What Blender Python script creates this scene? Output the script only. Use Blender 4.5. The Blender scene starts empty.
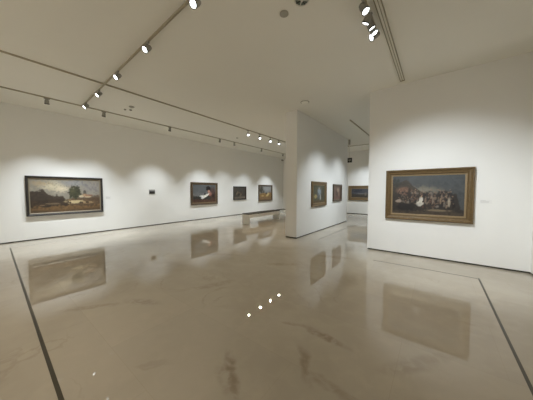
import bpy, bmesh, math
import numpy as np
from mathutils import Vector, Matrix, Quaternion

# ------------------------------------------------------------------ camera, world, exposure
scene = bpy.context.scene
COL = scene.collection
EYE = 1.6
FPX, PX, PY = 220.0, 266.5, 200.0            # focal length and centre in pixels of the 533x400 frame
PITCH = math.radians(2.6026)
YAW = math.radians(37.6656)
cam_data = bpy.data.cameras.new('camera')
cam_data.sensor_width = 36.0
cam_data.lens = FPX / 533.0 * 36.0
cam_data.clip_start = 0.05
cam = bpy.data.objects.new('camera', cam_data)
COL.objects.link(cam)
cam.location = (0, 0, EYE)
cam.rotation_euler = (math.pi / 2 - PITCH, 0, YAW)
scene.camera = cam
world = bpy.data.worlds.new('world')
scene.world = world
world.use_nodes = True
world.node_tree.nodes['Background'].inputs[0].default_value = (0.9, 0.93, 1.0, 1)
world.node_tree.nodes['Background'].inputs[1].default_value = 0.02
scene.view_settings.view_transform = 'Standard'
scene.view_settings.look = 'None'
scene.view_settings.gamma = 1.0
scene.view_settings.use_curve_mapping = False
scene.view_settings.exposure = -1.9
scene.cycles.max_bounces = 16
scene.cycles.diffuse_bounces = 10
scene.cycles.glossy_bounces = 6
BEAM = (0.87, 0.95, 1.0)      # picture lamps
WARM = (1.0, 0.88, 0.72)       # lamps serving the wall behind the camera
POWER = 1500.0          # one picture spotlight
LENS_GLOW = 32.0

# ------------------------------------------------------------------ room numbers (metres)
XL, XR = -10.12, 1.46          # left wall, right wall
YN, YF = -0.62, 15.35          # wall behind the camera, far wall
YP = 6.35                      # face of the near right display wall
ZC = 4.17                      # ceiling
GAP = 0.035                    # dark shadow gap under the walls

# ------------------------------------------------------------------ materials
def srgb(r, g, b):
    f = lambda c: (c / 255.0) / 12.92 if c / 255.0 <= 0.04045 else ((c / 255.0 + 0.055) / 1.055) ** 2.4
    return (f(r), f(g), f(b), 1.0)

def new_mat(name):
    m = bpy.data.materials.new(name)
    m.use_nodes = True
    return m, m.node_tree.nodes, m.node_tree.links, m.node_tree.nodes['Principled BSDF']

def plain(name, rgb, rough=0.6, metal=0.0, noise=0.0, scale=20.0, bump=0.0):
    m, N, L, B = new_mat(name)
    B.inputs['Roughness'].default_value = rough
    B.inputs['Metallic'].default_value = metal
    tc = N.new('ShaderNodeTexCoord')
    tx = N.new('ShaderNodeTexNoise'); tx.inputs['Scale'].default_value = scale; tx.inputs['Detail'].default_value = 4
    L.new(tc.outputs['Object'], tx.inputs['Vector'])
    mix = N.new('ShaderNodeMix'); mix.data_type = 'RGBA'
    c = Vector(rgb[:3])
    mix.inputs[6].default_value = (*(c * (1 - noise)), 1)
    mix.inputs[7].default_value = (*(c * (1 + noise)), 1)
    L.new(tx.outputs['Fac'], mix.inputs[0]); L.new(mix.outputs[2], B.inputs['Base Color'])
    if bump:
        bp = N.new('ShaderNodeBump'); bp.inputs['Strength'].default_value = bump; bp.inputs['Distance'].default_value = 0.002
        L.new(tx.outputs['Fac'], bp.inputs['Height']); L.new(bp.outputs['Normal'], B.inputs['Normal'])
    return m

M_WALL = plain('white_wall_paint', (0.86, 0.855, 0.835, 1), 0.85, noise=0.012, scale=3, bump=0.05)
M_CEIL = plain('ceiling_paint', (0.82, 0.80, 0.73, 1), 0.9, noise=0.012, scale=2)
M_GAP = plain('shadow_gap_metal', srgb(62, 58, 48), 0.6, noise=0.08)
M_INLAY = plain('bronze_floor_inlay', srgb(74, 68, 55), 0.35, metal=0.3, noise=0.15, scale=30)
M_TRACK = plain('track_grey', srgb(176, 168, 148), 0.6, noise=0.05)
M_DARKTRACK = plain('track_slot_dark', srgb(158, 150, 130), 0.6, noise=0.05)
M_LAMP = plain('lamp_housing_grey', srgb(150, 148, 140), 0.45, noise=0.04)
M_LAMPD = plain('lamp_rim_dark', srgb(70, 70, 66), 0.4, noise=0.04)
M_BLACK = plain('black_plastic', srgb(30, 29, 27), 0.4, noise=0.1)
M_GREY = plain('grey_fitting', srgb(160, 157, 146), 0.6, noise=0.06)
M_GRILLE = plain('green_grey_grille', srgb(96, 110, 98), 0.5, noise=0.25, scale=60)
M_WHITE = plain('white_fitting', (0.70, 0.68, 0.62, 1), 0.5, noise=0.02)
M_CARD = plain('label_card', (0.82, 0.815, 0.80, 1), 0.7, noise=0.02)
M_INK = plain('label_ink', srgb(192, 190, 187), 0.8)
M_BENCH = plain('bench_limestone', (0.82, 0.80, 0.75, 1), 0.45, noise=0.05, scale=4)
M_BENCHTOP = plain('bench_dark_leather', srgb(66, 60, 52), 0.5, noise=0.1, scale=25)
M_FBLACK = plain('black_wood_frame', srgb(46, 43, 42), 0.35, noise=0.25, scale=25, bump=0.2)
M_FBROWN = plain('brown_wood_frame', srgb(84, 68, 50), 0.4, noise=0.3, scale=25, bump=0.3)
M_GOLD = plain('antique_gold_frame', srgb(122, 102, 74), 0.45, metal=0.2, noise=0.35, scale=22, bump=0.6)
M_GOLDD = plain('dark_gold_frame', srgb(108, 88, 58), 0.42, metal=0.2, noise=0.5, scale=30, bump=0.8)
M_GOLDL = plain('pale_gold_liner', srgb(142, 122, 92), 0.4, metal=0.2, noise=0.2, scale=30, bump=0.3)
M_CREAM = plain('cream_gold_slip', srgb(134, 123, 104), 0.45, metal=0.2, noise=0.15, scale=30)

M_LENS, N, L, B = new_mat('lit_lens')
B.inputs['Base Color'].default_value = (0.9, 0.9, 0.9, 1)
B.inputs['Emission Color'].default_value = (0.93, 0.97, 1.0, 1)
B.inputs['Emission Strength'].default_value = LENS_GLOW

M_CANVAS, N, L, B = new_mat('oil_paint')
at = N.new('ShaderNodeAttribute'); at.attribute_name = 'paint'
tx = N.new('ShaderNodeTexNoise'); tx.inputs['Scale'].default_value = 60
bp = N.new('ShaderNodeBump'); bp.inputs['Strength'].default_value = 0.15; bp.inputs['Distance'].default_value = 0.002
L.new(tx.outputs['Fac'], bp.inputs['Height']); L.new(bp.outputs['Normal'], B.inputs['Normal'])
L.new(at.outputs['Color'], B.inputs['Base Color'])
B.inputs['Roughness'].default_value = 0.5

# polished marble floor: cloudy beige slabs, faint joints, brown veins of their own place and shape
M_FLOOR, N, L, B = new_mat('polished_beige_marble')
def mth(op, a, b=None, clamp=False):
    n = N.new('ShaderNodeMath'); n.operation = op; n.use_clamp = clamp
    for i, v in enumerate((a, b)):
        if v is None: continue
        if isinstance(v, (int, float)): n.inputs[i].default_value = v
        else: L.new(v, n.inputs[i])
    return n.outputs[0]
def mixc(f, a, b):
    n = N.new('ShaderNodeMix'); n.data_type = 'RGBA'
    for i, v in ((0, f), (6, a), (7, b)):
        if isinstance(v, (int, float)): n.inputs[i].default_value = v
        elif isinstance(v, tuple): n.inputs[i].default_value = v
        else: L.new(v, n.inputs[i])
    return n.outputs[2]
def noise(vec, scale, detail=4, dist=0.0):
    n = N.new('ShaderNodeTexNoise'); n.inputs['Scale'].default_value = scale
    n.inputs['Detail'].default_value = detail; n.inputs['Distortion'].default_value = dist
    L.new(vec, n.inputs['Vector']); return n
def ramp(v, a, b):
    n = N.new('ShaderNodeMapRange'); n.inputs[1].default_value = a; n.inputs[2].default_value = b
    n.interpolation_type = 'SMOOTHSTEP'
    L.new(v, n.inputs[0]); return n.outputs[0]
geo = N.new('ShaderNodeTexCoord'); P = geo.outputs['Object']
warp = noise(P, 1.6, 5)
off = N.new('ShaderNodeVectorMath'); off.operation = 'MULTIPLY_ADD'
L.new(warp.outputs['Color'], off.inputs[0]); off.inputs[1].default_value = (0.5, 0.5, 0); 
sub = N.new('ShaderNodeVectorMath'); sub.operation = 'SUBTRACT'; L.new(P, sub.inputs[0]); sub.inputs[1].default_value = (0.25, 0.25, 0)
L.new(sub.outputs[0], off.inputs[2])
PW = off.outputs[0]
big = noise(P, 0.55, 5, 0.6).outputs['Fac']
col = mixc(ramp(big, 0.35, 0.68), (0.425, 0.378, 0.305, 1), (0.50, 0.452, 0.375, 1))
fine = noise(P, 6.0, 8, 0.4).outputs['Fac']
col = mixc(mth('MULTIPLY', ramp(fine, 0.45, 0.7), 0.18), col, (0.57, 0.51, 0.41, 1))
# slab-to-slab shade and faint joints
brick = N.new('ShaderNodeTexBrick'); L.new(P, brick.inputs['Vector'])
mp = N.new('ShaderNodeMapping'); L.new(P, mp.inputs['Vector']); mp.inputs['Location'].default_value = (1.02 , 0.2, 0)
L.new(mp.outputs[0], brick.inputs['Vector'])
brick.offset = 0.5; brick.inputs['Scale'].default_value = 1.0
brick.inputs['Brick Width'].default_value = 1.55; brick.inputs['Row Height'].default_value = 0.95
brick.inputs['Mortar Size'].default_value = 0.003; brick.inputs['Mortar Smooth'].default_value = 0.2
brick.inputs['Color1'].default_value = (0.94, 0.94, 0.94, 1); brick.inputs['Color2'].default_value = (1.04, 1.035, 1.02, 1)
brick.inputs['Mortar'].default_value = (0.86, 0.85, 0.82, 1)
mul = N.new('ShaderNodeMix'); mul.data_type = 'RGBA'; mul.blend_type = 'MULTIPLY'; mul.inputs[0].default_value = 0.5
L.new(col, mul.inputs[6]); L.new(brick.outputs['Color'], mul.inputs[7]); col = mul.outputs[2]
# thin general veins
vein = noise(PW, 0.9, 6, 1.2).outputs['Fac']
vd = mth('ABSOLUTE', mth('SUBTRACT', vein, 0.5))
vm = mth('SUBTRACT', 1.0, ramp(vd, 0.0, 0.022))
vm = mth('MULTIPLY', vm, ramp(noise(P, 0.8, 3).outputs['Fac'], 0.5, 0.68))
col = mixc(mth('MULTIPLY', vm, 0.25), col, (0.25, 0.2, 0.145, 1))
# individual brown blotches: centre x, y, half length, half width, angle, strength
BLOTCH = [(-1.38, 1.28, 0.24, 0.05, 144, 0.85), (-1.40, 1.20, 0.16, 0.05, 150, 0.45),
          (-1.30, 2.22, 0.16, 0.035, 15, 0.5), (-0.92, 2.23, 0.24, 0.055, -8, 0.8), (-0.92, 1.78, 0.20, 0.05, -50, 0.7),
          (-0.66, 1.69, 0.24, 0.04, -8, 0.5), (-3.3, 1.35, 0.25, 0.07, 30, 0.45), (-3.7, 0.85, 0.35, 0.05, 55, 0.4),
          (-2.6, 3.9, 0.35, 0.09, 40, 0.4), (-1.9, 5.1, 0.4, 0.1, 20, 0.4), (-0.1, 2.4, 0.4, 0.08, 50, 0.35), (-4.2, 3.6, 0.5, 0.07, 30, 0.3), (-2.9, 2.4, 0.3, 0.08, 70, 0.3)]
tot = None
tex = noise(P, 9.0, 6, 1.0).outputs['Fac']
for (bx, by, la, lb, an, st) in BLOTCH:
    m1 = N.new('ShaderNodeMapping'); m1.vector_type = 'TEXTURE'
    m1.inputs['Location'].default_value = (bx, by, 0); m1.inputs['Rotation'].default_value = (0, 0, math.radians(an))
    m1.inputs['Scale'].default_value = (la * 1.5, lb * 1.5, 1)
    warp2 = N.new('ShaderNodeVectorMath'); warp2.operation = 'MULTIPLY_ADD'
    w3 = noise(P, 5.0, 4); L.new(w3.outputs['Color'], warp2.inputs[0]); warp2.inputs[1].default_value = (0.16, 0.16, 0)
    s3 = N.new('ShaderNodeVectorMath'); s3.operation = 'SUBTRACT'; L.new(P, s3.inputs[0]); s3.inputs[1].default_value = (0.08, 0.08, 0)
    L.new(s3.outputs[0], warp2.inputs[2])
    L.new(warp2.outputs[0], m1.inputs['Vector'])
    ln = N.new('ShaderNodeVectorMath'); ln.operation = 'LENGTH'; L.new(m1.outputs[0], ln.inputs[0])
    v = mth('MULTIPLY', mth('SUBTRACT', 1.0, ramp(ln.outputs['Value'], 0.25, 1.0)), st)
    tot = v if tot is None else mth('MAXIMUM', tot, v)
tot = mth('MULTIPLY', tot, ramp(tex, 0.25, 0.6))
col = mixc(mth('MULTIPLY', tot, 0.8), col, (0.23, 0.18, 0.125, 1))
L.new(col, B.inputs['Base Color'])
B.inputs['Roughness'].default_value = 0.015
B.inputs['IOR'].default_value = 1.46

# ------------------------------------------------------------------ mesh helpers
def add_box(bm, x0, x1, y0, y1, z0, z1):
    v = [bm.verts.new(p) for p in ((x0,y0,z0),(x1,y0,z0),(x1,y1,z0),(x0,y1,z0),(x0,y0,z1),(x1,y0,z1),(x1,y1,z1),(x0,y1,z1))]
    for f in ((3,2,1,0),(4,5,6,7),(0,1,5,4),(1,2,6,5),(2,3,7,6),(3,0,4,7)): bm.faces.new([v[i] for i in f])

def add_lathe(bm, prof, n=28, axis='z'):
    """prof: list of (radius, z) from one end to the other; radius 0 closes the end"""
    rings = []
    for r, z in prof:
        if r <= 1e-6: rings.append([bm.verts.new((0, 0, z))])
        else: rings.append([bm.verts.new((r*math.cos(2*math.pi*i/n), r*math.sin(2*math.pi*i/n), z)) for i in range(n)])
    for a, b in zip(rings, rings[1:]):
        for i in range(n):
            j = (i + 1) % n
            if len(a) == 1 and len(b) == 1: continue
            if len(a) == 1: bm.faces.new((a[0], b[i], b[j]))
            elif len(b) == 1: bm.faces.new((a[i], a[j], b[0]))
            else: bm.faces.new((a[i], a[j], b[j], b[i]))
    bmesh.ops.recalc_face_normals(bm, faces=bm.faces[:])

def mesh(name, bm, mat, smooth=False, bevel=0.0):
    if bevel:
        bmesh.ops.bevel(bm, geom=bm.edges[:], offset=bevel, segments=2, profile=0.7, affect='EDGES', clamp_overlap=True)
    me = bpy.data.meshes.new(name)
    bm.to_mesh(me); bm.free()
    me.materials.append(mat)
    if smooth:
        for p in me.polygons: p.use_smooth = True
        try: me.set_sharp_from_angle(angle=math.radians(35))
        except Exception: pass
    return me

def link(name, me, parent=None, loc=(0, 0, 0), rot=None):
    o = bpy.data.objects.new(name, me); COL.objects.link(o)
    o.location = loc
    if rot is not None:
        o.rotation_mode = 'QUATERNION'; o.rotation_quaternion = rot
    if parent: o.parent = parent
    return o

def tag(o, label, cat, group=None):
    o['label'] = label; o['category'] = cat
    if group: o['group'] = group
    return o

def thing(name, label, cat, loc=(0, 0, 0), group=None):
    return tag(link(name, None, loc=loc), label, cat, group)

def struct(name, boxes, mat, bevel=0.0):
    bm = bmesh.new()
    for b in boxes: add_box(bm, *b)
    o = link(name, mesh(name, bm, mat, bevel=bevel)); o['kind'] = 'structure'
    return o

# ------------------------------------------------------------------ room shell
T = 0.25
struct('floor', [(XL - T, XR + T, YN - T, YF + T, -0.15, 0.0)], M_FLOOR)
struct('ceiling', [(XL - T, XR + T, YN - T, YF + T, ZC, ZC + 0.15)], M_CEIL)
struct('wall_left', [(XL - T, XL, YN, YF, GAP, ZC)], M_WALL)
struct('wall_right', [(XR, XR + T, YN, YF, GAP, ZC)], M_WALL)
struct('wall_far', [(XL - T, XR + T, YF, YF + T, GAP, ZC)], M_WALL)
struct('wall_near', [(XL - T, XR + T, YN - T, YN, GAP, ZC)], M_WALL)
struct('wall_display', [(-1.45, XR, YP, YP + 0.45, GAP, ZC)], M_WALL)
struct('wall_partition', [(-4.03, -3.60, 6.27, 11.37, GAP, ZC)], M_WALL)
r = 0.015
struct('baseboard_left', [(XL - T, XL - r, YN, YF, 0, GAP)], M_GAP)
struct('baseboard_right', [(XR + r, XR + T, YN, YF, 0, GAP)], M_GAP)
struct('baseboard_far', [(XL - T, XR + T, YF + r, YF + T, 0, GAP)], M_GAP)
struct('baseboard_near', [(XL - T, XR + T, YN - T, YN - r, 0, GAP)], M_GAP)
struct('baseboard_display', [(-1.45 + r, XR, YP + r, YP + 0.45 - r, 0, GAP)], M_GAP)
struct('baseboard_partition', [(-4.03 + r, -3.60 - r, 6.27 + r, 11.37 - r, 0, GAP)], M_GAP)

def strip(name, a, b, w):
    a, b = Vector((*a, 0)), Vector((*b, 0)); d = (b - a).normalized(); s = Vector((-d.y, d.x, 0)) * w / 2
    bm = bmesh.new()
    lo = [bm.verts.new(p) for p in (a - s, b - s, b + s, a + s)]
    hi = [bm.verts.new(v.co + Vector((0, 0, 0.0012))) for v in lo]
    bm.faces.new(lo[::-1]); bm.faces.new(hi)
    for i in range(4):
        j = (i + 1) % 4; bm.faces.new((lo[i], lo[j], hi[j], hi[i]))
    o = link(name, mesh(name, bm, M_INLAY)); o['kind'] = 'structure'
strip('trim_1', (-9.29, 0.43), (0.67, 0.27), 0.030)
strip('trim_2', (0.65, 0.29), (0.65, 5.45), 0.027)
strip('trim_3', (0.632, 5.43), (-1.10, 5.42), 0.022)
strip('trim_4', (-9.28, 0.45), (-9.28, 14.45), 0.016)
strip('trim_5', (-2.99, 6.65), (-2.93, 10.75), 0.028)

# ------------------------------------------------------------------ lighting tracks
def track(label, a, b, w=0.028, drop=0.03, group='lighting tracks', z=ZC):
    a, b = Vector((*a, z)), Vector((*b, z)); ln = (b - a).length
    t = thing('lighting_track', label, 'track', a, group)
    ang = math.atan2(b.y - a.y, b.x - a.x)
    q = Quaternion((0, 0, 1), ang)
    bm = bmesh.new(); add_box(bm, 0, ln, -w/2, -w/2 + w*0.3, -drop, 0); add_box(bm, 0, ln, w/2 - w*0.3, w/2, -drop, 0)
    link('rail', mesh('rail', bm, M_TRACK), t, rot=q)
    bm = bmesh.new(); add_box(bm, 0.0, ln, -w*0.2, w*0.2, -drop*0.6, 0)
    link('slot', mesh('slot', bm, M_DARKTRACK), t, rot=q)
    for e in (a, b):
        bm = bmesh.new(); add_box(bm, -0.01, 0.01, -w/2 - 0.002, w/2 + 0.002, -drop - 0.002, 0)
        link('end_cap', mesh('end_cap', bm, M_TRACK), t, e - a, rot=q)
    return t
track('long grey ceiling track closest to the left wall', (-8.62, -0.3), (-8.60, 15.1))
track('long grey ceiling track crossing the hall in front of the four lit spotlights', (-6.42, -0.3), (-6.46, 14.9))
track('ceiling track running across the hall with lit spotlights facing the camera', (-0.86, 1.735), (-8.56, 1.95), z=ZC - 0.031)
track('short ceiling track holding the cluster of bright spotlights at the top', (-0.845, 2.1), (-0.845, 3.98), w=0.045)
track('pale ceiling track in the back room beyond the partition', (-2.57, 8.35), (-2.57, 12.6), w=0.04)
track('ceiling track running across the back room near its end wall', (-4.6, 13.25), (0.6, 13.4), w=0.05)
# wide double-edged slot on the right
t = thing('ceiling_light_slot', 'wide double-edged empty slot track on the ceiling at right, ending above the large gilt picture', 'track', (-0.70, 0.8, ZC))
bm = bmesh.new(); add_box(bm, -0.035, 0.035, 0, 5.3, -0.012, 0); link('slot', mesh('slot', bm, M_CEIL), t)
for x0 in (-0.045, 0.035):
    bm = bmesh.new(); add_box(bm, x0, x0 + 0.010, 0, 5.3, -0.03, 0); link('rail', mesh('rail', bm, M_DARKTRACK), t)
bm = bmesh.new(); add_box(bm, -0.005, 0.005, 0, 5.3, -0.018, -0.012); link('divider', mesh('divider', bm, M_DARKTRACK), t)
bm = bmesh.new(); add_box(bm, -0.047, 0.047, 5.3, 5.312, -0.03, 0); link('end_cap', mesh('end_cap', bm, M_DARKTRACK), t)

# ------------------------------------------------------------------ spotlights
def me_adapter():
    bm = bmesh.new(); add_box(bm, -0.014, 0.014, -0.06, 0.06, -0.03, 0); return mesh('adapter', bm, M_LAMP, bevel=0.003)
def me_stem(L=0.15):
    bm = bmesh.new(); add_lathe(bm, [(0, -0.03), (0.009, -0.03), (0.009, -L + 0.03), (0.014, -L + 0.025), (0.014, -L + 0.005), (0, -L + 0.005)], 14)
    return mesh('stem', bm, M_LAMPD, True)
def me_head():
    bm = bmesh.new()
    add_lathe(bm, [(0, 0.075), (0.030, 0.075), (0.036, 0.070), (0.036, 0.060), (0.032, 0.058), (0.032, 0.050), (0.040, 0.048), (0.040, 0.040),
                   (0.046, 0.034), (0.050, -0.03), (0.052, -0.062), (0.046, -0.064), (0.044, -0.052), (0, -0.052)])
    return mesh('lamp_head', bm, M_LAMP, True)
def me_rim():
    bm = bmesh.new(); add_lathe(bm, [(0.0525, -0.050), (0.055, -0.052), (0.055, -0.068), (0.050, -0.070), (0.0465, -0.066), (0.0465, -0.060)])
    return mesh('rim', bm, M_LAMPD, True)
def me_lens():
    bm = bmesh.new(); add_lathe(bm, [(0.0435, -0.0545), (0.030, -0.058), (0.015, -0.060), (0, -0.0605)]); return mesh('lens', bm, M_LENS, True)
ME = dict(adapter=me_adapter(), stem=me_stem(), short=me_stem(0.095), head=me_head(), rim=me_rim(), lens=me_lens())
TRACK_Z = ZC - 0.03
CROSS_Z = ZC - 0.061

def spotlight(label, x, y, target, power=POWER, angle=80, blend=1.0, group='track spotlights', along='y', color=BEAM, drop=0.095):
    tz = CROSS_Z if along == 'x' and y < 3 else TRACK_Z
    t = thing('track_spotlight', label, 'spotlight', (x, y, tz), group)
    link('adapter', ME['adapter'], t, rot=Quaternion((0, 0, 1), 0 if along == 'y' else math.pi / 2))
    link('stem', ME['stem' if drop > 0.1 else 'short'], t)
    piv = Vector((0, 0, -drop))
    d = (Vector(target) - (Vector((x, y, tz)) + piv)).normalized()
    q = d.to_track_quat('-Z', 'Y')
    h = link('lamp_head', ME['head'], t, piv, q)
    link('rim', ME['rim'], h)
    link('lens', ME['lens'], h)
    ld = bpy.data.lights.new('spot_beam', 'SPOT')
    ld.energy = power; ld.spot_size = math.radians(angle); ld.spot_blend = blend; ld.color = color
    ld.shadow_soft_size = 0.02
    lo = bpy.data.objects.new('spot_beam', ld); COL.objects.link(lo); lo.parent = t
    lo.location = piv + d * 0.085; lo.rotation_mode = 'QUATERNION'; lo.rotation_quaternion = q
    return t

G = 'spotlights aimed at the left wall'
AX = -8.61
spotlight('grey spotlight leftmost on the track by the left wall, above the wide landscape', AX, 1.20, (XL + 0.62, 1.35, 0.0), group=G)
spotlight('grey spotlight on the left wall track just right of the crossing track', AX, 2.52, (XL + 0.62, 2.3, 0.0), group=G)
spotlight('grey spotlight on the left wall track above the tiny picture', AX, 4.75, (XL + 0.62, 4.7, 0.0), power=POWER * 0.85, group=G)
spotlight('grey spotlight on the left wall track nearer of the two close together', AX, 7.35, (XL + 0.62, 7.2, 0.0), group=G)
spotlight('grey spotlight on the left wall track farther of the two close together', AX, 8.35, (XL + 0.62, 9.2, 0.0), power=POWER * 0.6, group=G)
spotlight('grey spotlight on the left wall track last one before the partition', AX, 10.65, (XL + 0.62, 10.6, 0.0), power=POWER * 0.7, group=G)
spotlight('grey spotlight on the left wall track hidden behind the partition', AX, 13.05, (XL + 0.62, 13.0, 0.0), group=G)
G = 'row of four lit spotlights on the middle track'
CX = -6.45
for (y, w) in ((7.06, 'first and nearest'), (7.85, 'second'), (8.65, 'third'), (9.38, 'fourth and farthest')):
    spotlight('lit spotlight on the middle track, %s of the four' % w, CX, y, (-4.03, y - 1.5, 0.0), power=POWER * 0.2, angle=105, group=G, color=WARM, drop=0.15)
G = 'lit spotlights on the crossing track'
for (x, y, w) in ((-8.07, 1.935, 'at its far left end'), (-6.80, 1.90, 'second from its left end'), (-5.43, 1.86, 'in its middle'),
                  (-3.98, 1.82, 'second from the top of the photo'), (-2.53, 1.78, 'cut by the top edge of the photo'), (-1.0, 1.74, 'unseen one added near its right end')):  # last lamp is unseen, added for bounce light off the near wall
    spotlight('lit spotlight on the crossing track, %s' % w, x, y, (x + 0.25, YN, 1.7), power=POWER * 0.19, angle=100, group=G, along='x', color=WARM)
G = 'cluster of bright spotlights at the top'
EX = -0.845
spotlight('bright spotlight of the top cluster, highest in the photo', EX, 3.24, (-0.11, 3.11, 2.75), power=POWER * 0.10, angle=90, group=G, color=WARM)
spotlight('bright spotlight of the top cluster, second from the top edge', EX, 3.46, (-1.58, 3.59, 2.75), power=POWER * 0.10, angle=90, group=G, color=WARM)
spotlight('small bright spotlight of the top cluster, just above the lowest pair', EX, 3.60, (-0.27, 4.09, 2.75), power=POWER * 0.10, angle=90, group=G, color=WARM)
spotlight('bright spotlight of the top cluster, left one of the lowest pair', EX, 3.90, (-1.84, 3.06, 3.3), power=POWER * 0.10, angle=90, group=G, color=WARM)
spotlight('bright spotlight of the top cluster, right one of the lowest pair', EX, 3.75, (-0.11, 3.88, 2.75), power=POWER * 0.10, angle=90, group=G, color=WARM)
spotlight('spotlight aimed at the large gilt picture from beyond the top edge', EX, 2.55, (0.05, YP, 0.65), power=POWER * 1.6, angle=67, group=G)
G = 'spotlights of the back room'
bt = track('ceiling track hidden behind the near display wall, lighting the partition', (-1.32, 7.2), (-1.32, 12.2))
spotlight('spotlight on the hidden track aimed at the nearer partition picture', -1.32, 7.9, (-3.6, 7.95, 0.3), group=G, power=POWER * 0.75)
spotlight('spotlight on the hidden track aimed at the farther partition picture', -1.32, 9.95, (-3.6, 9.95, 0.3), group=G, power=POWER * 0.75)
spotlight('spotlight aimed at the end wall picture from behind the near display wall', -2.75, 13.30, (-4.0, YF, 0.4), group=G, along='x', power=POWER * 0.9)
spotlight('spotlight aimed at the end wall right part behind the near display wall', -0.6, 13.36, (-0.9, YF, 0.4), group=G, along='x', power=POWER * 0.9)

# ------------------------------------------------------------------ ceiling fittings
def lathe_thing(name, label, cat, x, y, prof, mat, n=32, group=None):
    t = thing(name, label, cat, (x, y, ZC), group)
    bm = bmesh.new(); add_lathe(bm, prof, n)
    link('housing', mesh('housing', bm, mat, True), t)
    return t
t = lathe_thing('ceiling_speaker', 'round flat grey ceiling disc left of the round green-grey grille', 'ceiling disc', -1.83, 2.79,
                [(0, -0.014), (0.060, -0.014), (0.064, -0.010), (0.064, 0)], M_GREY)
bm = bmesh.new(); add_lathe(bm, [(0.064, -0.001), (0.072, -0.008), (0.076, -0.004), (0.078, 0)]); link('ring', mesh('ring', bm, M_CEIL, True), t)
t = thing('ceiling_grille', 'round green-grey ceiling grille cut by the top edge of the photo', 'ceiling vent', (-1.51, 2.74, ZC))
bm = bmesh.new(); add_lathe(bm, [(0, -0.004), (0.09, -0.004), (0.09, 0)]); link('backing', mesh('backing', bm, M_GRILLE, True), t)
bm = bmesh.new(); add_lathe(bm, [(0.088, -0.004), (0.092, -0.016), (0.102, -0.012), (0.106, 0)]); link('ring', mesh('ring', bm, M_WHITE, True), t)
for k in range(4):
    a = k * math.pi / 4
    bm = bmesh.new(); add_box(bm, -0.088, 0.088, -0.005, 0.005, -0.012, -0.004)
    link('blade', mesh('blade', bm, M_WHITE if k % 2 else M_BLACK), t, rot=Quaternion((0, 0, 1), a))
bm = bmesh.new(); add_lathe(bm, [(0, -0.018), (0.018, -0.018), (0.02, -0.004), (0, -0.004)]); link('hub', mesh('hub', bm, M_WHITE, True), t)
t = lathe_thing('ceiling_detector', 'shallow pale ceiling dome with a dark rim in front of the partition', 'detector', -3.12, 5.88,
                [(0, -0.045), (0.05, -0.043), (0.09, -0.032), (0.11, -0.015)], M_CEIL)
bm = bmesh.new(); add_lathe(bm, [(0.11, -0.016), (0.125, -0.012), (0.128, 0), (0, 0)]); link('rim', mesh('rim', bm, M_GREY, True), t)
G = 'small detectors over the hall'
for (x, y, r_, lb) in ((-7.92, 2.89, 0.035, 'tiny round ceiling detector, left one of three close together'), (-7.83, 3.02, 0.042, 'tiny round ceiling detector, middle one of three close together'),
                       (-7.52, 2.93, 0.075, 'low round ceiling detector, right and largest of three close together'), (-7.85, 7.8, 0.055, 'small round ceiling detector between the two long tracks, near the partition'),
                       (-2.66, 6.6, 0.025, 'faint small ceiling detector right of the partition top')):
    lathe_thing('smoke_detector', lb, 'detector', x, y, [(0, -0.035), (r_ * 0.55, -0.034), (r_ * 0.9, -0.02), (r_, -0.008), (r_, 0)], M_GREY if y < 6.5 or y > 7 else M_CEIL, 20, G)
# black fixture by the right edge
t = thing('security_camera', 'small black fixture under the ceiling at the right edge of the photo', 'security camera', (1.41, 5.95, ZC))
bm = bmesh.new(); add_lathe(bm, [(0, -0.02), (0.03, -0.02), (0.032, 0)]); link('mount', mesh('mount', bm, M_BLACK, True), t)
bm = bmesh.new(); add_box(bm, -0.075, 0.03, -0.025, 0.025, -0.065, -0.02); link('body', mesh('body', bm, M_BLACK, bevel=0.008), t)
# small dark one in the far left corner
t = thing('security_camera', 'small dark camera high in the far left corner of the hall', 'security camera', (XL + 0.09, 15.12, ZC - 0.1))
bm = bmesh.new(); add_box(bm, -0.09, 0.0, -0.02, 0.02, -0.02, 0.02); link('arm', mesh('arm', bm, M_GREY), t)
bm = bmesh.new(); add_box(bm, -0.04, 0.08, -0.09, 0.05, -0.10, -0.02); link('body', mesh('body', bm, M_GREY, bevel=0.01), t)
# hanging dark box at the far end of the partition
t = thing('hanging_sign', 'small dark square box sign hanging on a pale rod past the partition', 'sign', (-3.60, 11.62, 3.13))
bm = bmesh.new(); add_lathe(bm, [(0, ZC - 3.13), (0.014, ZC - 3.13), (0.014, 0.1), (0, 0.1)], 12); link('rod', mesh('rod', bm, M_WHITE, True), t)
bm = bmesh.new(); add_lathe(bm, [(0, ZC - 3.13), (0.05, ZC - 3.13), (0.05, 0.80), (0, 0.78)], 16); link('ceiling_cup', mesh('ceiling_cup', bm, M_GREY, True), t)
bm = bmesh.new(); add_box(bm, -0.10, 0.14, -0.03, 0.03, -0.12, 0.11); sg = link('panel', mesh('panel', bm, M_BLACK, bevel=0.008), t)
bm = bmesh.new(); add_box(bm, -0.03, 0.10, -0.034, -0.03, -0.02, 0.03); add_box(bm, 0.03, 0.06, -0.034, -0.03, -0.08, -0.02)
link('pictogram', mesh('pictogram', bm, M_GREY), sg)

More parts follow.
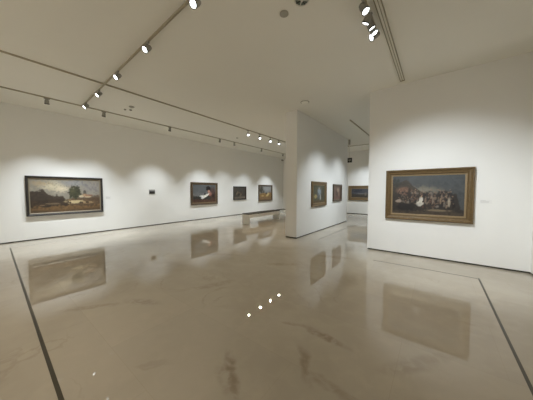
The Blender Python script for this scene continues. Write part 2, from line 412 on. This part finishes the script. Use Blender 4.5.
# ------------------------------------------------------------------ paintings
rng = np.random.RandomState(7)
def vnoise(u, v, s, seed):
    r2 = np.random.RandomState(seed); g = r2.rand(70, 70)
    x, y = u * s, v * s
    xi, yi = np.floor(x).astype(int), np.floor(y).astype(int)
    fx, fy = x - xi, y - yi; fx = fx*fx*(3-2*fx); fy = fy*fy*(3-2*fy)
    g_ = lambda a, b: g[a % 70, b % 70]
    return (g_(xi, yi)*(1-fx) + g_(xi+1, yi)*fx)*(1-fy) + (g_(xi, yi+1)*(1-fx) + g_(xi+1, yi+1)*fx)*fy
def fbm(u, v, s, seed):
    return sum(vnoise(u, v, s * 2**k, seed + k) * 0.5**(k+1) for k in range(5)) / 0.97
def sm(x, a, b):
    t_ = np.clip((x - a) / (b - a), 0, 1); return t_*t_*(3-2*t_)
class Paint:
    """a small procedural picture: layers of soft-edged colour on a (u right, v up) grid"""
    def __init__(s, w, h, base, seed=1, res=90):
        s.nx, s.ny = int(res * w), int(res * h)
        s.u, s.v = np.meshgrid(np.linspace(0, 1, s.nx + 1), np.linspace(0, 1, s.ny + 1))
        s.asp = w / h; s.seed = seed
        s.n = fbm(s.u * s.asp, s.v, 7, seed); s.n2 = np.clip((fbm(s.u * s.asp, s.v, 22, seed + 31) - 0.5) * 1.7 + 0.5, 0, 1)
        s.c = np.zeros(s.u.shape + (3,)) + np.array(srgb(*base)[:3])
        s.c *= (0.8 + 0.4 * s.n)[..., None]
    def put(s, mask, rgb, var=0.6):
        c = np.array(srgb(*rgb)[:3]) * (1 - var / 2 + var * s.n2)[..., None]
        s.c = s.c * (1 - mask[..., None]) + c * mask[..., None]
    def blob(s, cx, cy, rx, ry, rgb, a=1.0, rough=0.5, soft=0.35, ang=0):
        x, y = (s.u - cx) * s.asp, s.v - cy; ca, sa = math.cos(math.radians(ang)), math.sin(math.radians(ang))
        x, y = x * ca + y * sa, -x * sa + y * ca
        d = np.sqrt((x / (rx * s.asp))**2 + (y / ry)**2) + (s.n2 - 0.5) * rough
        s.put(a * (1 - sm(d, 1 - soft, 1 + soft * 0.3)), rgb)
    def below(s, pts, rgb, a=1.0, rough=0.06, soft=0.03):
        top = np.interp(s.u, [p[0] for p in pts], [p[1] for p in pts]) + (s.n - 0.5) * rough * 2 + (s.n2 - 0.5) * rough
        s.put(a * (1 - sm(s.v, top - soft, top + soft)), rgb)

def pic_landscape():
    p = Paint(1.82, 1.07, (138, 132, 120), 3)
    p.blob(0.30, 0.80, 0.22, 0.16, (196, 184, 156), 0.8, 1.2, 0.8); p.blob(0.43, 0.70, 0.12, 0.12, (204, 190, 164), 0.8, 1.2, 0.7)
    p.blob(0.12, 0.86, 0.16, 0.10, (158, 140, 110), 0.7, 1.0, 0.8); p.blob(0.60, 0.88, 0.25, 0.12, (130, 130, 132), 0.8, 1, 0.8)
    p.blob(0.88, 0.75, 0.2, 0.22, (128, 124, 124), 0.7, 0.8, 0.8)
    p.below([(0, 0.36), (0.5, 0.4), (1, 0.42)], (112, 92, 66), 1, 0.03)
    p.below([(0, 0.58), (0.05, 0.64), (0.15, 0.66), (0.24, 0.55), (0.3, 0.46), (0.35, 0.5), (0.42, 0.46), (0.5, 0.36), (0.52, 0.1), (1, 0)], (54, 43, 34), 0.95, 0.08)
    p.below([(0.5, 0), (0.55, 0.42), (0.7, 0.44), (0.78, 0.48), (0.9, 0.47), (1, 0.5)], (84, 66, 50), 0.85, 0.05)
    p.blob(0.60, 0.59, 0.105, 0.24, (58, 58, 42), 1, 0.6, 0.35); p.blob(0.57, 0.66, 0.05, 0.12, (84, 84, 58), 0.5, 0.9, 0.6)
    p.blob(0.755, 0.58, 0.030, 0.10, (78, 72, 66), 0.95, 0.2); p.blob(0.755, 0.50, 0.05, 0.06, (150, 124, 98), 1, 0.3)
    p.blob(0.70, 0.47, 0.04, 0.035, (206, 188, 156), 0.95, 0.4); p.blob(0.82, 0.50, 0.07, 0.03, (140, 100, 78), 0.9, 0.4); p.blob(0.80, 0.45, 0.06, 0.03, (198, 176, 146), 0.8, 0.6)
    p.blob(0.60, 0.30, 0.16, 0.06, (196, 178, 138), 0.9, 0.7, 0.5); p.blob(0.78, 0.27, 0.14, 0.04, (166, 142, 106), 0.7, 0.8)
    p.blob(0.30, 0.26, 0.12, 0.025, (134, 116, 92), 0.6, 1.0); p.blob(0.15, 0.22, 0.06, 0.02, (128, 108, 86), 0.6, 1.0)
    p.below([(0, 0.16), (0.4, 0.2), (0.7, 0.15), (1, 0.18)], (108, 84, 56), 0.95, 0.05); p.below([(0, 0.07), (0.5, 0.04), (1, 0.09)], (82, 64, 46), 0.9, 0.04)
    for x, y in ((0.50, 0.30), (0.53, 0.28), (0.68, 0.27), (0.71, 0.26), (0.78, 0.28), (0.80, 0.27)): p.blob(x, y, 0.018, 0.035, (54, 42, 34), 0.9, 0.4)
    return p
def pic_reclining():
    p = Paint(1.52, 1.02, (92, 94, 96), 11)
    p.below([(0, 0.52), (0.4, 0.55), (1, 0.5)], (118, 118, 116), 0.6, 0.08, 0.1); p.below([(0, 0.36), (0.35, 0.33), (0.6, 0.4), (1, 0.5)], (40, 40, 36), 0.95, 0.05)
    p.blob(0.86, 0.5, 0.2, 0.4, (80, 56, 46), 0.85, 0.6, 0.5); p.below([(0, 0.2), (0.5, 0.16), (1, 0.2)], (84, 58, 46), 0.9, 0.05)
    p.blob(0.66, 0.78, 0.12, 0.16, (28, 24, 22), 1, 0.3); p.blob(0.68, 0.62, 0.055, 0.09, (188, 142, 122), 1, 0.3)
    p.blob(0.72, 0.48, 0.10, 0.13, (150, 104, 92), 0.95, 0.4); p.blob(0.48, 0.34, 0.16, 0.09, (226, 222, 214), 1, 0.4, 0.3, 25); p.blob(0.40, 0.30, 0.06, 0.12, (214, 214, 212), 0.95, 0.4)
    p.blob(0.36, 0.36, 0.09, 0.05, (214, 214, 208), 0.9, 0.5); p.blob(0.60, 0.40, 0.13, 0.05, (232, 228, 220), 0.95, 0.4, 0.3, 35); p.blob(0.50, 0.47, 0.05, 0.06, (30, 28, 28), 0.95, 0.4); p.blob(0.88, 0.36, 0.06, 0.1, (46, 34, 30), 0.8, 0.5)
    return p
def pic_interior():
    p = Paint(1.0, 0.7, (72, 68, 62), 21)
    for k in range(22): p.blob(rng.rand(), 0.25 + rng.rand() * 0.35, 0.05, 0.12, [(42, 38, 34), (104, 88, 74), (60, 48, 40), (122, 108, 92)][k % 4], 0.8, 0.6)
    p.below([(0, 0.16), (1, 0.18)], (120, 110, 98), 0.7, 0.04); return p
def pic_field():
    p = Paint(1.42, 0.98, (134, 134, 132), 33)
    p.blob(0.6, 0.8, 0.4, 0.2, (150, 150, 150), 0.7, 1, 0.8); p.blob(0.16, 0.72, 0.16, 0.28, (66, 62, 50), 0.95, 0.7, 0.4); p.blob(0.34, 0.58, 0.08, 0.14, (76, 70, 56), 0.8, 0.6)
    p.below([(0, 0.42), (0.3, 0.5), (0.6, 0.44), (0.8, 0.56), (1, 0.5)], (138, 110, 70), 1, 0.05)
    p.blob(0.68, 0.36, 0.18, 0.10, (206, 184, 128), 0.9, 0.6, 0.4, 30); p.blob(0.55, 0.46, 0.06, 0.10, (60, 46, 38), 0.9, 0.4); p.blob(0.88, 0.52, 0.05, 0.12, (122, 62, 48), 0.7, 0.5)
    p.below([(0, 0.22), (0.5, 0.18), (1, 0.16)], (126, 100, 74), 0.85, 0.05); p.blob(0.25, 0.28, 0.12, 0.06, (190, 164, 112), 0.8, 0.6); return p
def pic_group():
    p = Paint(1.1, 0.74, (86, 84, 66), 41)
    p.blob(0.5, 0.62, 0.16, 0.26, (146, 158, 168), 0.95, 0.8, 0.5); p.blob(0.42, 0.4, 0.10, 0.2, (96, 104, 112), 0.8, 0.6); p.blob(0.2, 0.36, 0.14, 0.12, (178, 160, 104), 0.85, 0.7)
    p.blob(0.82, 0.5, 0.12, 0.4, (66, 62, 46), 0.8, 0.6); p.blob(0.60, 0.3, 0.05, 0.2, (178, 178, 176), 0.8, 0.5); p.blob(0.5, 0.82, 0.05, 0.06, (172, 150, 128), 0.9, 0.4)
    p.below([(0, 0.14), (1, 0.12)], (92, 78, 54), 0.9, 0.04); return p
def pic_red():
    p = Paint(0.86, 0.58, (104, 82, 72), 51)
    p.blob(0.6, 0.7, 0.2, 0.2, (172, 152, 132), 0.8, 0.8, 0.5); p.blob(0.4, 0.45, 0.12, 0.24, (74, 54, 48), 0.85, 0.6); p.blob(0.72, 0.4, 0.10, 0.2, (150, 120, 102), 0.8, 0.7)
    p.below([(0, 0.18), (1, 0.2)], (112, 78, 68), 0.9, 0.05); return p
def pic_dusk():
    p = Paint(1.3, 0.62, (76, 78, 86), 61)
    p.blob(0.3, 0.75, 0.3, 0.16, (52, 54, 64), 0.8, 0.9, 0.6); p.below([(0, 0.4), (0.4, 0.36), (0.7, 0.46), (1, 0.4)], (72, 66, 58), 0.9, 0.06); p.blob(0.5, 0.42, 0.3, 0.06, (128, 126, 124), 0.7, 0.8)
    p.blob(0.66, 0.4, 0.06, 0.22, (116, 110, 104), 0.8, 0.6); p.blob(0.84, 0.36, 0.06, 0.2, (40, 38, 38), 0.9, 0.5); return p
def pic_gathering():
    p = Paint(1.35, 0.90, (70, 73, 74), 71)
    p.blob(0.45, 0.62, 0.28, 0.13, (128, 122, 108), 0.85, 0.8, 0.9); p.blob(0.85, 0.85, 0.3, 0.2, (64, 68, 72), 0.7, 0.6, 0.8); p.blob(0.92, 0.48, 0.14, 0.16, (64, 66, 68), 0.8, 0.5, 0.7)
    p.below([(0, 0.78), (0.1, 0.82), (0.21, 0.90), (0.3, 0.76), (0.44, 0.58), (0.5, 0.52), (0.52, 0.1), (1, 0)], (58, 50, 42), 0.95, 0.02, 0.015)
    p.blob(0.17, 0.60, 0.12, 0.14, (112, 84, 68), 0.85, 0.5, 0.4); p.blob(0.26, 0.52, 0.03, 0.18, (44, 36, 32), 0.9, 0.3); p.blob(0.06, 0.82, 0.07, 0.12, (50, 50, 44), 0.8, 0.7)
    p.below([(0, 0.5), (0.3, 0.46), (0.5, 0.56), (0.75, 0.58), (0.9, 0.5), (0.95, 0.2), (1, 0.14)], (44, 38, 34), 0.95, 0.08)
    pal = [(24, 21, 20), (80, 64, 54), (46, 40, 36), (120, 104, 90), (40, 34, 32), (76, 54, 46), (108, 100, 92), (34, 32, 34)]
    for k in range(170):
        x = 0.08 + rng.rand() * 0.8; y = 0.18 + rng.rand() * 0.40
        p.blob(x, y, 0.010 + 0.012 * rng.rand(), 0.02 + 0.045 * rng.rand(), pal[k % 8], 0.9, 0.7, 0.35, rng.rand() * 50 - 25)
        p.blob(x, y + 0.07, 0.008, 0.013, (150, 122, 100), 0.55, 0.4)
    p.blob(0.42, 0.28, 0.055, 0.075, (196, 190, 178), 0.95, 0.5, 0.3, 20); p.blob(0.435, 0.37, 0.03, 0.08, (206, 200, 188), 0.95, 0.5, 0.3, -10); p.blob(0.44, 0.46, 0.012, 0.03, (168, 136, 112), 0.9, 0.3); p.blob(0.10, 0.34, 0.05, 0.05, (164, 148, 134), 0.8, 0.7)
    p.blob(0.81, 0.32, 0.02, 0.11, (158, 146, 128), 0.9, 0.4); p.blob(0.70, 0.36, 0.014, 0.09, (140, 118, 96), 0.8, 0.4); p.blob(0.60, 0.35, 0.014, 0.09, (126, 112, 98), 0.8, 0.4)
    p.blob(0.22, 0.19, 0.18, 0.11, (26, 23, 22), 0.95, 0.5); p.below([(0, 0.06), (0.4, 0.08), (0.55, 0.12), (1, 0.08)], (66, 56, 46), 0.9, 0.04); p.blob(0.66, 0.12, 0.18, 0.03, (130, 116, 92), 0.7, 0.7)
    return p
def pic_tiny():
    p = Paint(0.5, 0.36, (60, 56, 58), 81, res=60)
    p.below([(0, 0.62), (1, 0.60)], (30, 26, 30), 1, 0.05); p.put(sm(p.v, 0.6, 0.7), (150, 150, 148)); return p

def frame_ring(W, H, prof):
    """mitred moulding: prof is a list of (inset from the outer edge, height off the wall)"""
    bm = bmesh.new(); loops = []
    for i_, z in prof:
        x, y = W / 2 - i_, H / 2 - i_
        loops.append([bm.verts.new(p) for p in ((-x, -y, z), (x, -y, z), (x, y, z), (-x, y, z))])
    for a, b in zip(loops, loops[1:] + loops[:1]):
        for k in range(4):
            j = (k + 1) % 4; bm.faces.new((a[k], a[j], b[j], b[k]))
    bmesh.ops.recalc_face_normals(bm, faces=bm.faces[:])
    return bm

def picture(label, wall, c, z0, z1, W, prof, mat, liner, lmat, paint, cat='painting', group=None):
    """wall: 'left' (faces +x), 'display' (faces -y); c = centre along the wall; W = outer width"""
    H = z1 - z0; zc = (z0 + z1) / 2
    if wall[0] == 'x':
        loc = (wall[1], c, zc); R = Matrix(((0, 0, 1), (1, 0, 0), (0, 1, 0))).to_quaternion()      # local x -> world y, local y -> z, local z -> x
    else:
        loc = (c, wall[1], zc); R = Matrix(((1, 0, 0), (0, 0, -1), (0, 1, 0))).to_quaternion()     # local x -> world x, local z -> -y
    t = thing('framed_painting', label, cat, loc, group)
    t.rotation_mode = 'QUATERNION'; t.rotation_quaternion = R
    link('frame', mesh('frame', frame_ring(W, H, prof), mat), t)
    fi = max(p_[0] for p_ in prof)
    zi = [p_[1] for p_ in prof if p_[0] == fi][0]
    li = fi
    if liner:
        li = fi + liner
        link('liner', mesh('liner', frame_ring(W, H, [(fi - 0.004, 0.012), (fi - 0.004, zi * 0.85), (fi + liner * 0.3, zi * 0.8), (li, 0.03), (li, 0.012)]), lmat), t)
    w, h = W - 2 * li + 0.01, H - 2 * li + 0.01
    zz = 0.024
    nx, ny = paint.nx, paint.ny
    X = (paint.u - 0.5) * w; Y = (paint.v - 0.5) * h
    nv = X.size
    co = np.zeros((nv, 3)); co[:, 0] = X.ravel(); co[:, 1] = Y.ravel(); co[:, 2] = zz
    idx = np.arange(nv).reshape(ny + 1, nx + 1)
    quads = np.stack([idx[:-1, :-1], idx[:-1, 1:], idx[1:, 1:], idx[1:, :-1]], -1).reshape(-1, 4).tolist()
    corners = [(-w/2, -h/2, 0.006), (w/2, -h/2, 0.006), (w/2, h/2, 0.006), (-w/2, h/2, 0.006)]
    b0 = nv; rim = [idx[0, 0], idx[0, -1], idx[-1, -1], idx[-1, 0]]
    edges = [idx[0, :].tolist(), idx[:, -1].tolist(), idx[-1, ::-1].tolist(), idx[::-1, 0].tolist()]
    faces = quads + [[b0 + 3, b0 + 2, b0 + 1, b0]]
    for k in range(4): faces.append([b0 + k, b0 + (k + 1) % 4] + edges[k][::-1])
    me = bpy.data.meshes.new('canvas')
    me.from_pydata(co.tolist() + corners, [], faces)
    ca = me.color_attributes.new('paint', 'FLOAT_COLOR', 'POINT')
    cc = np.ones((nv + 4, 4), dtype=np.float32); cc[:nv, :3] = np.clip(paint.c, 0, 1).reshape(-1, 3); cc[nv:, :3] = 0.2
    ca.data.foreach_set('color', cc.ravel())
    me.materials.append(M_CANVAS)
    link('canvas', me, t)
    return t

flat = lambda w, d: [(0, 0.0), (0, d * 0.92), (0.008, d), (w * 0.5, d), (w - 0.01, d * 0.75), (w, d * 0.6), (w, 0.0)]
ornate = lambda w, d: [(0, 0.0), (0, d * 0.75), (w * 0.06, d * 0.9), (w * 0.16, d), (w * 0.28, d * 0.98), (w * 0.36, d * 0.82), (w * 0.55, d * 0.66), (w * 0.75, d * 0.60), (w * 0.84, d * 0.66), (w * 0.92, d * 0.58), (w, d * 0.42), (w, 0.0)]
LW, DW, PW_, FW = ('x', XL), ('y', YP), ('x', -3.60), ('y', YF)
picture('wide landscape painting in a black frame, leftmost picture on the long left wall', LW, 1.83, 0.77, 2.045, 1.99, flat(0.062, 0.085), M_FBLACK, 0.032, M_CREAM, pic_landscape())
picture('tiny dark picture without wide frame, alone between the landscape and the reclining figure', LW, 4.685, 1.42, 1.615, 0.26, [(0, 0), (0, 0.022), (0.006, 0.026), (0.008, 0.024), (0.008, 0)], M_GREY, 0, None, pic_tiny())
picture('painting of a reclining figure in white in a dark brown frame on the left wall', LW, 7.52, 0.80, 2.01, 1.74, flat(0.10, 0.075), M_FBROWN, 0.02, M_GOLDL, pic_reclining())
picture('small dark figure painting, second from the right on the left wall above the bench', LW, 10.26, 0.97, 1.83, 1.15, flat(0.07, 0.06), M_FBLACK, 0.015, M_FBROWN, pic_interior())
picture('painting of a yellow field under grey sky, rightmost on the left wall above the bench', LW, 12.97, 0.79, 1.98, 1.64, flat(0.09, 0.07), M_FBROWN, 0.02, M_GOLDD, pic_field())
picture('gilt framed painting with a pale blue figure, nearer of two on the partition', PW_, 7.96, 0.98, 1.915, 1.31, ornate(0.12, 0.07), M_GOLD, 0.02, M_GOLDL, pic_group())
picture('small reddish brown painting, farther of two on the partition', PW_, 9.93, 1.09, 1.855, 1.05, flat(0.09, 0.06), M_FBROWN, 0.015, M_GOLDD, pic_red())
picture('wide gilt framed dusk painting on the end wall seen through the opening', FW, -3.88, 0.91, 1.885, 1.74, ornate(0.17, 0.08), M_GOLD, 0.03, M_GOLDL, pic_dusk())
picture('large dark painting of a crowd in a wide gilt frame on the right display wall', DW, -0.195, 0.88, 2.085, 1.65, ornate(0.115, 0.10), M_GOLDD, 0.035, M_GOLDL, pic_gathering())

def wall_label(label, wall, c, z, w, h):
    if wall[0] == 'x': loc = (wall[1], c, z); R = Matrix(((0, 0, 1), (1, 0, 0), (0, 1, 0))).to_quaternion()
    else: loc = (c, wall[1], z); R = Matrix(((1, 0, 0), (0, 0, -1), (0, 1, 0))).to_quaternion()
    t = thing('wall_label', label, 'label', loc, 'small printed labels beside pictures')
    t.rotation_mode = 'QUATERNION'; t.rotation_quaternion = R
    bm = bmesh.new(); add_box(bm, -w/2, w/2, -h/2, h/2, 0, 0.004); link('card', mesh('card', bm, M_CARD, bevel=0.001), t)
    bm = bmesh.new()
    for k, l in enumerate((0.5, 0.85, 0.8)):
        y = h/2 - h * (0.25 + 0.22 * k); add_box(bm, -w*0.42, -w*0.42 + w*0.84*l, y - h*0.03, y + h*0.03, 0.004, 0.0045)
    link('text_lines', mesh('text_lines', bm, M_INK), t)
wall_label('faint white label card on the left wall, right of the wide landscape', LW, 3.02, 1.30, 0.19, 0.13)
wall_label('faint white label card right of the large gilt crowd painting', DW, 0.81, 1.36, 0.18, 0.08)

# ------------------------------------------------------------------ bench
t = thing('gallery_bench', 'long pale stone bench with a dark top standing before the left wall', 'bench', (-7.02, 8.75, 0))
BW, BL, BH = 0.44, 2.50, 0.50
bm = bmesh.new(); add_box(bm, -BW/2, BW/2, -BL/2, BL/2, BH - 0.045, BH); link('seat', mesh('seat', bm, M_BENCHTOP, bevel=0.008), t)
bm = bmesh.new()
for s in (-1, 1): add_box(bm, s * (BW/2 - 0.015) - 0.012, s * (BW/2 - 0.015) + 0.012, -BL/2 + 0.01, BL/2 - 0.01, 0.30, BH - 0.045)
add_box(bm, -BW/2 + 0.02, BW/2 - 0.02, -BL/2 + 0.01, BL/2 - 0.01, BH - 0.06, BH - 0.045)
link('apron', mesh('apron', bm, M_BENCH), t)
for s in (-1, 1):
    bm = bmesh.new(); add_box(bm, -BW/2 + 0.002, BW/2 - 0.002, -0.03, 0.03, 0, BH - 0.045)
    link('leg', mesh('leg', bm, M_BENCH, bevel=0.004), t, (0, s * (BL/2 - 0.032), 0))
